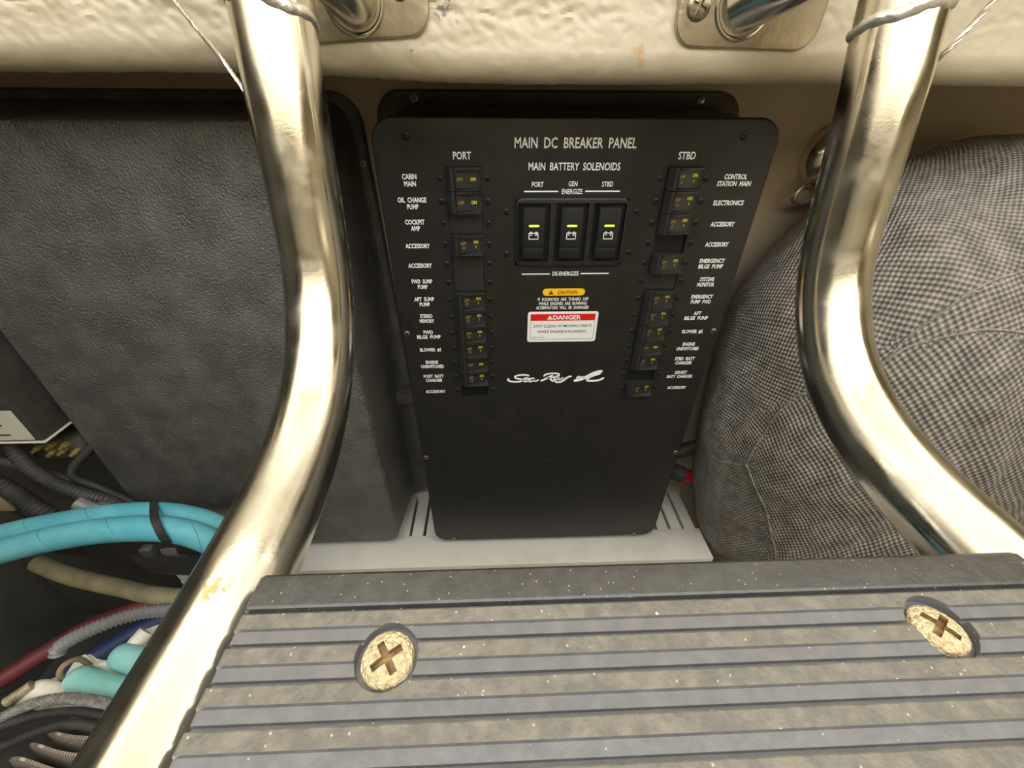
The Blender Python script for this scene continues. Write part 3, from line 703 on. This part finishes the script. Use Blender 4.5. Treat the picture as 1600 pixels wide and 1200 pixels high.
# ------------------------------------------------------------------ steel lanyards and eye fitting
tag(link('steel_cable', rope(catmull([(-0.300, -0.069, 0.33), (-0.275, -0.072, 0.18), (-0.262, -0.075, 0.125), (-0.254, -0.076, 0.104), (-0.244, -0.078, 0.0885), (-0.232, -0.081, 0.0715), (-0.212, -0.10, 0.045), (-0.196, -0.135, 0.015), (-0.190, -0.142, 0.005)], 8), 0.0014, 5, 0.016), 'steel_cable'), 'thin twisted steel cable running behind the side rail by the cover box', 'cable')
ey = thing('pad_eye', 'polished steel eye fitting with a cable loop on the bulkhead above the woven bag', 'fitting', (0.298, 0.1, 0.0))
dome = lathe_y([(0.0300, 0.0), (0.0298, 0.004), (0.027, 0.012), (0.021, 0.018), (0.012, 0.0215), (0.002, 0.0225)], 32)
link('dome', dome, 'polished_steel', ey, (0.305, 0.1135, 0.006), scl=(1.0, 1.0, 1.1))
link('cable_loop', rope(catmull([(0.318, 0.06, 0.026), (0.292, 0.08, 0.0), (0.2735, 0.09, -0.018), (0.2695, 0.093, -0.032), (0.280, 0.095, -0.039), (0.298, 0.095, -0.032), (0.312, 0.093, -0.014)], 10), 0.0030, 6, 0.03), 'steel_cable', ey)
tag(link('steel_cable', rope(catmull([(0.31, -0.069, 0.33), (0.268, -0.074, 0.19), (0.246, -0.075, 0.130), (0.236, -0.074, 0.109), (0.2305, -0.072, 0.096), (0.2225, -0.069, 0.081), (0.227, -0.04, 0.066), (0.275, 0.02, 0.045), (0.322, 0.062, 0.028)], 8), 0.0018, 5, 0.018), 'steel_cable'), 'thin twisted steel cable hung from the beam above the woven bag', 'cable')

# ------------------------------------------------------------------ woven bag
BC = Vector((0.445, 0.02, -0.30)); BRD = Vector((0.24, 0.16, 0.346))
MOD = [(-180, 1.0), (-165, 0.935), (-150, 0.97), (-135, 1.04), (-115, 1.08), (-90, 1.0), (-45, 1.0), (0, 1.0), (60, 0.98), (90, 0.965), (110, 0.985), (130, 1.065), (150, 1.055), (165, 1.0), (172, 0.975), (180, 0.965)]
def bag_r(ang):
    a = math.degrees(ang)
    for (a0, v0), (a1, v1) in zip(MOD, MOD[1:]):
        if a0 <= a <= a1: t = (a - a0) / (a1 - a0); t = t * t * (3 - 2 * t); return v0 + (v1 - v0) * t
    return 1.0
MOD[0] = (-180, 0.965)
def bag_pt(th, ph):
    """th: angle from -Y, ph: angle round in the XZ plane"""
    d = Vector((math.sin(th) * math.cos(ph), -math.cos(th), math.sin(th) * math.sin(ph)))
    k = 1 + (bag_r(math.atan2(d.z, d.x)) - 1) * min(1, math.sin(th) * 1.1)
    w = 0.010 * noise.noise(Vector((d.x * 2.3, d.y * 2.3, d.z * 2.3 + 5))) + 0.003 * noise.noise(Vector((d.x * 8, d.y * 8, d.z * 8)))
    p = Vector((BC.x + d.x * BRD.x * k, BC.y + d.y * BRD.y * k, BC.z + d.z * BRD.z * k)) + d * w
    if p.y > 0.1125: p.y = 0.1125
    return p
def bag_region(th, ph):
    x, z = th * math.cos(ph), th * math.sin(ph)
    if z > 0.34 + (x + 1.0) * 0.72: return 0
    if x > -0.70 and z > 0.59 - max(0, -x - 0.5) * 0.35: return 3
    if x < -1.08 or (z < 0.0 and x < -1.15 - z * 0.9): return 2
    return 1
def make_bag():
    nt_, np_ = 90, 180; V = []; Fc = []; UV = []
    for i in range(nt_ + 1):
        for j in range(np_): V.append(bag_pt(PI * i / nt_, 2 * PI * j / np_ - PI))
    def uvc(i, j, reg):
        th = PI * i / nt_; ph = 2 * PI * j / np_ - PI
        a, b = th * math.cos(ph) * 0.22, th * math.sin(ph) * 0.26
        r = (0.60, 0.06, 0.32, -0.2)[reg]
        return (a * math.cos(r) + b * math.sin(r), -a * math.sin(r) + b * math.cos(r))
    for i in range(nt_):
        for j in range(np_):
            k = (j + 1) % np_; Fc.append((i * np_ + j, (i + 1) * np_ + j, (i + 1) * np_ + k, i * np_ + k))
            reg = bag_region(PI * (i + .5) / nt_, 2 * PI * (j + .5) / np_ - PI)
            UV += [uvc(i, j, reg), uvc(i + 1, j, reg), uvc(i + 1, j + 1, reg), uvc(i, j + 1, reg)]
    me = pydata(V, Fc); l = me.uv_layers.new(name='UVMap')
    for n, u in enumerate(UV): l.data[n].uv = u
    return me
bag = thing('woven_bag', 'bulging grey woven fabric bag with stitched seams beside the breaker panel', 'bag', (0.445, 0.0, -0.64))
link('bag_body', make_bag(), 'woven_fabric', bag)
def seam(pts, r=0.0014):
    P = []
    for x, z in pts: P.append(Vector((x, 0, z)))
    P = resample(catmull(P, 8), 0.012); Q = []
    for p in P:
        th = math.hypot(p.x, p.z); ph = math.atan2(p.z, p.x); q = bag_pt(th, ph); Q.append(q + (q - BC).normalized() * 0.0004)
    Q = resample(Q, 0.0011)
    return sweep(Q, lambda i, n: r * (0.55 + 0.45 * abs(math.sin(i * 0.55))), 8)
SEAMS = [[(-0.20, 0.92), (-0.28, 0.86), (-0.36, 0.80), (-0.48, 0.74), (-0.58, 0.66), (-0.66, 0.58), (-0.72, 0.49), (-0.84, 0.42), (-1.0, 0.34)],
         [(-0.10, 0.59), (-0.2, 0.60), (-0.3, 0.605), (-0.44, 0.60), (-0.54, 0.58), (-0.64, 0.55), (-0.70, 0.51)],
         [(-1.0, 0.34), (-1.07, 0.22), (-1.11, 0.06), (-1.13, -0.06), (-1.24, -0.13), (-1.40, -0.20)],
         [(-1.13, -0.06), (-0.97, -0.18), (-0.80, -0.36), (-0.64, -0.52)]]
for s in SEAMS: link('seam', seam(s), 'stitch_thread', bag)

pl = thing('platform', 'cream painted platform carrying the woven fabric bag', 'platform', (0.6, 0.0, -0.899))
link('platform_top', box(0.30, 0.98, -0.13, 0.112, -0.700, -0.676, 0.004), 'hull_white', pl)
link('platform_face', box(0.31, 0.97, -0.115, -0.10, -0.899, -0.700), 'hull_white', pl, sm=False)
# ------------------------------------------------------------------ charger box with a paper label
ch = thing('charger_box', 'black box with a pale paper label at the edge of the cover box', 'box', (-0.70, 0.02, -0.272))
link('case', box(-0.80, -0.598, -0.028, 0.11, -0.271, 0.02, 0.003), 'dark_plastic', ch)
link('bottom_rim', box(-0.801, -0.597, -0.029, 0.11, -0.2735, -0.2712, 0.0006, 1), 'label_paper', ch)
link('paper_label', slab(-0.70, -0.606, -0.268, -0.226, 0.001, -0.0279, -0.0286, 0.0002, 2), 'label_paper', ch, sm=False)
for k, (z, w) in enumerate(((-0.246, 0.05), (-0.253, 0.04), (-0.260, 0.05))):
    link('label_print', box(-0.69, -0.69 + w + 0.012, -0.0290, -0.0287, z - 0.001, z + 0.001), 'dark_plastic', ch, sm=False)

# ------------------------------------------------------------------ blue hoses with a cable tie
UPH = [(-0.80, -0.098, -0.405), (-0.695, -0.098, -0.368), (-0.633, -0.098, -0.349), (-0.583, -0.098, -0.336), (-0.536, -0.098, -0.326), (-0.492, -0.098, -0.319), (-0.45, -0.098, -0.318), (-0.419, -0.098, -0.325), (-0.395, -0.098, -0.341), (-0.379, -0.098, -0.376), (-0.375, -0.098, -0.429), (-0.383, -0.098, -0.504), (-0.39, -0.10, -0.60)]
LOH = [(-0.80, -0.125, -0.42), (-0.669, -0.124, -0.367), (-0.605, -0.124, -0.342), (-0.555, -0.124, -0.326), (-0.51, -0.124, -0.315), (-0.468, -0.124, -0.309), (-0.429, -0.124, -0.309), (-0.401, -0.124, -0.316), (-0.380, -0.124, -0.335), (-0.368, -0.125, -0.367), (-0.366, -0.126, -0.416), (-0.377, -0.127, -0.482), (-0.39, -0.128, -0.60)]
tag(link('blue_hose', sweep(catmull(UPH, 12), 0.0128, 28), 'hose_blue'), 'blue rubber hose behind its tied twin, next to the cover box', 'hose', 'blue hoses tied together')
tag(link('blue_hose', sweep(catmull(LOH, 12), 0.0128, 28), 'hose_blue'), 'blue rubber hose in front of its tied twin, its full width showing', 'hose', 'blue hoses tied together')
mat('hose_seam', (66, 140, 156), None, rough=0.6)
def helix(path, R, r, lay, ph):
    Q = resample(catmull(path, 12), 0.003); fr = frames(Q); P = []
    for i, p in enumerate(Q):
        t, u, v = fr[i]; a = ph + 2 * PI * i * 0.003 / lay
        P.append(p + (u * math.cos(a) + v * math.sin(a)) * R)
    return sweep(P, r, 6)
for ob, path, ph in ((bpy.data.objects['blue_hose'], UPH, 0.3), (bpy.data.objects['blue_hose.001'], LOH, 2.0)):
    link('wrap_seam', helix(path, 0.0126, 0.0005, 0.075, ph), 'hose_seam', ob)
ct = thing('cable_tie', 'black cable tie cinched round the two blue hoses', 'cable tie', (-0.437, -0.111, -0.34))
def tie_path():
    A, B, R = Vector((-0.436, -0.098, -0.3195)), Vector((-0.436, -0.124, -0.3085)), 0.0140
    d = (B - A).normalized(); n = Vector((0, d.z, -d.y)); P = []
    a0 = math.atan2(n.z, n.y)
    for i in range(13): a = a0 + PI * i / 12; P.append((A.y + R * math.cos(a), A.z + R * math.sin(a)))
    for i in range(13): a = a0 + PI + PI * i / 12; P.append((B.y + R * math.cos(a), B.z + R * math.sin(a)))
    if (Vector((0, math.cos(a0 + PI / 2), math.sin(a0 + PI / 2))).dot(-d)) < 0:
        P = []
        for i in range(13): a = a0 - PI * i / 12; P.append((A.y + R * math.cos(a), A.z + R * math.sin(a)))
        for i in range(13): a = a0 + PI - PI * i / 12; P.append((B.y + R * math.cos(a), B.z + R * math.sin(a)))
    return P
tp = tie_path(); cy = sum(p[0] for p in tp) / len(tp); cz = sum(p[1] for p in tp) / len(tp)
def strap(w, t, xc=-0.432):
    R = []
    for xx, g in ((-w, 0), (w, 0), (w, t), (-w, t)):
        R.append([(xc + xx - (y - cy) * 0.9, y + (y - cy) / 0.03 * g, z + (z - cz) / 0.03 * g) for y, z in tp])
    return loft(R + [R[0]], False, False)
link('strap', strap(0.0045, 0.0012), 'black_rubber', ct)
link('buckle', box(-0.440, -0.428, -0.141, -0.132, -0.336, -0.322, 0.0015), 'dark_plastic', ct)

# ------------------------------------------------------------------ wiring behind the hoses
tag(link('backing_panel', slab(-0.99, -0.60, -0.88, -0.29, 0.01, 0.113, 0.09, 0.004), 'bilge_grey'), 'dark plastic backing panel behind the wiring, under the labelled box', 'panel')
tb = thing('terminal_strip', 'brass terminal studs on a black strip under the labelled box', 'terminal block', (-0.61, 0.03, -0.32))
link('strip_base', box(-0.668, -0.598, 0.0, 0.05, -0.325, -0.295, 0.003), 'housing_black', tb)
for x, z in ((-0.612, -0.299), (-0.628, -0.299), (-0.62, -0.309), (-0.606, -0.311), (-0.634, -0.311), (-0.648, -0.304)):
    link('stud', lathe_y([(0.0034, 0.0), (0.0034, 0.006), (0.0022, 0.0065), (0.0022, 0.011), (0.001, 0.0115)], 12), 'brass', tb, (x, 0.0, z))
tag(link('ribbed_loom', corrugated(catmull([(-0.665, 0.0, -0.27), (-0.655, -0.02, -0.305), (-0.63, -0.028, -0.337), (-0.60, -0.032, -0.358), (-0.572, -0.034, -0.370), (-0.555, -0.040, -0.390), (-0.552, -0.045, -0.405)], 10), 0.0085, 0.0045), 'dark_plastic'), 'dark ribbed cable loom curving beneath the brass terminals', 'cable loom')
tag(link('ribbed_loom', corrugated(catmull([(-0.75, -0.03, -0.29), (-0.68, -0.04, -0.322), (-0.645, -0.05, -0.352), (-0.625, -0.055, -0.378), (-0.618, -0.058, -0.392)], 10), 0.0100, 0.005), 'black_rubber'), 'thick dark ribbed cable loom between the terminals and the blue hoses', 'cable loom')
for k, (pp, r, m_, lb) in enumerate((
    ([(-0.78, 0.0, -0.30), (-0.70, -0.01, -0.315), (-0.64, -0.01, -0.35), (-0.58, 0.0, -0.44)], 0.006, 'dark_plastic', 'smooth dark wire crossing behind the ribbed looms'),
    ([(-0.80, -0.02, -0.345), (-0.73, -0.03, -0.36), (-0.69, -0.03, -0.385), (-0.66, -0.035, -0.415)], 0.009, 'black_rubber', 'black wire dropping under the blue hoses from the side wall'),
    ([(-0.58, 0.01, -0.30), (-0.615, -0.015, -0.335), (-0.60, -0.012, -0.37), (-0.55, -0.01, -0.43)], 0.005, 'dark_plastic', 'thin black wire looping off the brass terminal strip'))):
    tag(link('wire', sweep(catmull(pp, 10), r, 12), m_), lb, 'wire')
tag(link('cardboard_tab', box(-0.70, -0.672, -0.05, -0.046, -0.365, -0.335, 0.001), 'card_tan'), 'tan tab among the wires above the blue hoses', 'tab')
pf = thing('pipe_fitting', 'grey metal pipe fitting just above the blue hoses', 'fitting', (-0.575, -0.05, -0.36))
link('fitting_body', sweep(catmull([(-0.59, -0.05, -0.352), (-0.575, -0.052, -0.362), (-0.55, -0.052, -0.372)], 6), 0.008, 12), 'loom_grey', pf)
link('fitting_nut', sweep([Vector((-0.572, -0.0525, -0.3625)), Vector((-0.562, -0.0525, -0.367))], 0.0105, 6), 'loom_grey', pf)

# engine block below
en = thing('engine', 'dark grey engine block low in the bilge under the ladder', 'engine', (-0.52, -0.12, -0.9))
def lump(c, r, sc=1.0, seed=0):
    bm = bmesh.new(); bmesh.ops.create_icosphere(bm, subdivisions=4, radius=1)
    for v in bm.verts:
        d = v.co.copy(); e = max(abs(d.x), abs(d.y), abs(d.z)); d = d * (0.6 + 0.4 / e)
        n = 1 + 0.05 * noise.noise(d * 2.5 + Vector((seed, 0, 0)))
        v.co = Vector((c[0] + d.x * r[0] * n, c[1] + d.y * r[1] * n, c[2] + d.z * r[2] * n))
    return frombm(bm)
link('block', box(-0.60, -0.30, -0.30, -0.08, -0.86, -0.66, 0.02, 3), 'bilge_grey', en)
link('pedestal', box(-0.56, -0.34, -0.28, -0.10, -0.899, -0.85), 'bilge_grey', en)
oc = thing('engine_cover', 'dark rounded housing with a thick pipe under the blue hoses', 'housing', (-0.50, -0.04, -0.525))  # dark rounded engine cover with a pipe, not a cooler
link('rounded_cover', lump((-0.49, -0.035, -0.455), (0.10, 0.03, 0.055), seed=1), 'dark_plastic', oc)
link('thick_pipe', sweep(catmull([(-0.70, -0.02, -0.47), (-0.60, -0.045, -0.445), (-0.53, -0.055, -0.425), (-0.46, -0.06, -0.425), (-0.40, -0.06, -0.45)], 10), 0.016, 20), 'black_rubber', oc)
link('clamp_band', sweep(catmull([(-0.505, -0.057, -0.425), (-0.495, -0.058, -0.4247), (-0.485, -0.0585, -0.4245)], 4), 0.0172, 24), 'loom_grey', oc)
def hose(name, pts, r, m_, lb, cat='hose', seg=18, group=None):
    return tag(link(name, sweep(catmull(pts, 12), r, seg), m_), lb, cat, group)
hose('red_hose', [(-0.84, -0.20, -0.62), (-0.767, -0.151, -0.60), (-0.734, -0.114, -0.60), (-0.699, -0.08, -0.60), (-0.653, -0.054, -0.60), (-0.60, -0.03, -0.61), (-0.52, 0.0, -0.66)], 0.011, 'hose_red', 'dark red hose running low beside the blue one')
hose('navy_hose', [(-0.82, -0.23, -0.650), (-0.749, -0.175, -0.635), (-0.716, -0.139, -0.635), (-0.684, -0.103, -0.635), (-0.646, -0.068, -0.635), (-0.59, -0.025, -0.650), (-0.52, 0.03, -0.710)], 0.014, 'hose_navy', 'navy blue hose running low alongside the dark red hose')
hose('cream_hose', [(-0.84, 0.02, -0.58), (-0.77, -0.005, -0.575), (-0.71, -0.02, -0.575), (-0.66, -0.03, -0.578), (-0.59, -0.05, -0.566), (-0.50, -0.055, -0.57)], 0.013, 'hose_cream', 'dull cream hose in the shade below the engine cover')

# heat exchanger end with teal hoses
hx = thing('heat_exchanger', 'white cast heat exchanger end plate with raised ribs beside the ladder', 'heat exchanger', (-0.40, -0.23, -0.40))
def poly_plate(pts, z0, z1, bev=0.002):
    bm = bmesh.new(); a = [bm.verts.new((x, y, z0)) for x, y in pts]; b = [bm.verts.new((x, y, z1)) for x, y in pts]; n = len(pts)
    bm.faces.new(a[::-1]); bm.faces.new(b)
    for i in range(n): bm.faces.new((a[i], a[(i + 1) % n], b[(i + 1) % n], b[i]))
    bmesh.ops.recalc_face_normals(bm, faces=bm.faces[:])
    bmesh.ops.bevel(bm, geom=bm.edges[:], offset=bev, segments=2, affect='EDGES')
    return frombm(bm)
link('end_plate', poly_plate([(-0.461, -0.254), (-0.452, -0.239), (-0.454, -0.222), (-0.446, -0.219), (-0.433, -0.225), (-0.414, -0.226), (-0.414, -0.202), (-0.389, -0.191), (-0.34, -0.212), (-0.326, -0.266), (-0.388, -0.265), (-0.427, -0.262)], -0.392, -0.357), 'casting_white', hx)
link('raised_rib', sweep(catmull([(-0.437, -0.2365, -0.361), (-0.428, -0.231, -0.358), (-0.416, -0.229, -0.359), (-0.400, -0.231, -0.358)], 6), 0.0035, 10), 'casting_white', hx)
link('raised_rib', sweep([Vector((-0.412, -0.232, -0.358)), Vector((-0.404, -0.214, -0.352)), Vector((-0.400, -0.206, -0.350))], 0.0065, 12), 'casting_white', hx)
link('boss', lathe_y([(0.012, 0.0), (0.012, 0.012), (0.010, 0.014)], 20, 'z'), 'casting_white', hx, (-0.446, -0.252, -0.362))
link('pipe_elbow', sweep(catmull([(-0.462, -0.2575, -0.352), (-0.452, -0.2535, -0.343), (-0.440, -0.254, -0.345), (-0.430, -0.258, -0.36)], 8), 0.0075, 16), 'casting_white', hx)
link('gasket_rim', sweep(catmull([(-0.4425, -0.243, -0.362), (-0.4405, -0.2435, -0.342), (-0.4375, -0.2385, -0.335), (-0.4355, -0.231, -0.342), (-0.4355, -0.230, -0.36)], 8), 0.0022, 8), 'card_tan', hx)
def capped(pts, r, seg=28):
    P = resample(catmull(pts, 14), 0.002)
    return sweep(P, lambda i, n: r * (math.sqrt(max(0.02, 1 - (1 - min(i, 5) / 5.0) ** 2))), seg)
tag(link('teal_hose', capped([(-0.440, -0.241, -0.352), (-0.415, -0.2485, -0.352), (-0.385, -0.2555, -0.352), (-0.34, -0.263, -0.352)], 0.0115), 'hose_teal'), 'pale teal hose end seated in the white casting, next to the wire mesh', 'hose')
tag(link('teal_hose', capped([(-0.417, -0.2235, -0.352), (-0.395, -0.2295, -0.352), (-0.365, -0.238, -0.352), (-0.33, -0.246, -0.354)], 0.0105), 'hose_teal'), 'deeper teal hose end on the white casting, next to the grey ribbed loom', 'hose')
tag(link('ribbed_loom', corrugated(catmull([(-0.437, -0.236, -0.322), (-0.4345, -0.2325, -0.316), (-0.423, -0.226, -0.312), (-0.408, -0.218, -0.311), (-0.391, -0.2095, -0.313), (-0.368, -0.205, -0.316), (-0.33, -0.204, -0.32), (-0.29, -0.21, -0.35)], 12), 0.0058, 0.0034, 14, 0.34), 'loom_grey'), 'light grey ribbed loom lying over the white casting', 'cable loom')
bo = thing('threaded_stud', 'pale threaded stud with a nut beside the white casting', 'bolt', (-0.455, -0.262, -0.34))
link('thread', corrugated([Vector((-0.463, -0.265, -0.336)), Vector((-0.449, -0.2525, -0.333))], 0.0040, 0.0018, 14, 0.2), 'bolt_zinc', bo)
link('nut', sweep([Vector((-0.470, -0.2710, -0.339)), Vector((-0.461, -0.2635, -0.336))], 0.0070, 6), 'dark_plastic', bo)
tag(link('braided_cable', rope(catmull([(-0.50, -0.295, -0.345), (-0.457, -0.278, -0.333), (-0.445, -0.271, -0.331), (-0.431, -0.266, -0.330), (-0.413, -0.264, -0.330), (-0.392, -0.266, -0.330), (-0.350, -0.273, -0.332)], 10), 0.0042, 8, 0.03), 'braid_grey'), 'grey braided cable along the edge of the white casting', 'cable')
hose('black_cable', [(-0.50, -0.308, -0.345), (-0.453, -0.2845, -0.332), (-0.436, -0.2775, -0.330), (-0.415, -0.2735, -0.330), (-0.392, -0.2735, -0.330), (-0.350, -0.280, -0.332)], 0.0031, 'black_rubber', 'thick black cable over the wire mesh, next to the braided cable', 'cable')
hose('black_cable', [(-0.50, -0.338, -0.345), (-0.443, -0.2985, -0.332), (-0.428, -0.2905, -0.330), (-0.410, -0.2835, -0.329), (-0.390, -0.281, -0.329), (-0.350, -0.288, -0.332)], 0.0034, 'black_rubber', 'second black cable over the wire mesh, farther from the braided cable', 'cable')
af = thing('mesh_filter', 'pleated wire mesh filter element below the black cables', 'filter', (-0.41, -0.30, -0.40))
link('filter_base', box(-0.475, -0.33, -0.34, -0.2685, -0.41, -0.378, 0.003), 'dark_plastic', af)
for k in range(5):
    t = k; x = -0.446 + 0.0068 * t; y = -0.3030 + 0.0083 * t
    me = bpy.data.meshes.new('m'); bm = bmesh.new(); N_ = 12
    ring = []
    for i in range(N_ + 1):
        u = i / N_; px = 0.085 * u; py = -0.013 * u + 0.0015 * math.sin(u * 6 + k); h = 0.035 - 0.008 * (1 - min(1, u * 4)) ** 2
        ring.append([(px, py - 0.0080, 0.0), (px, py - 0.0014, h), (px, py + 0.0004, h), (px, py + 0.0010, 0.0)])
    link('pleat', loft(ring), 'wire_mesh', af, (x, y, -0.378))
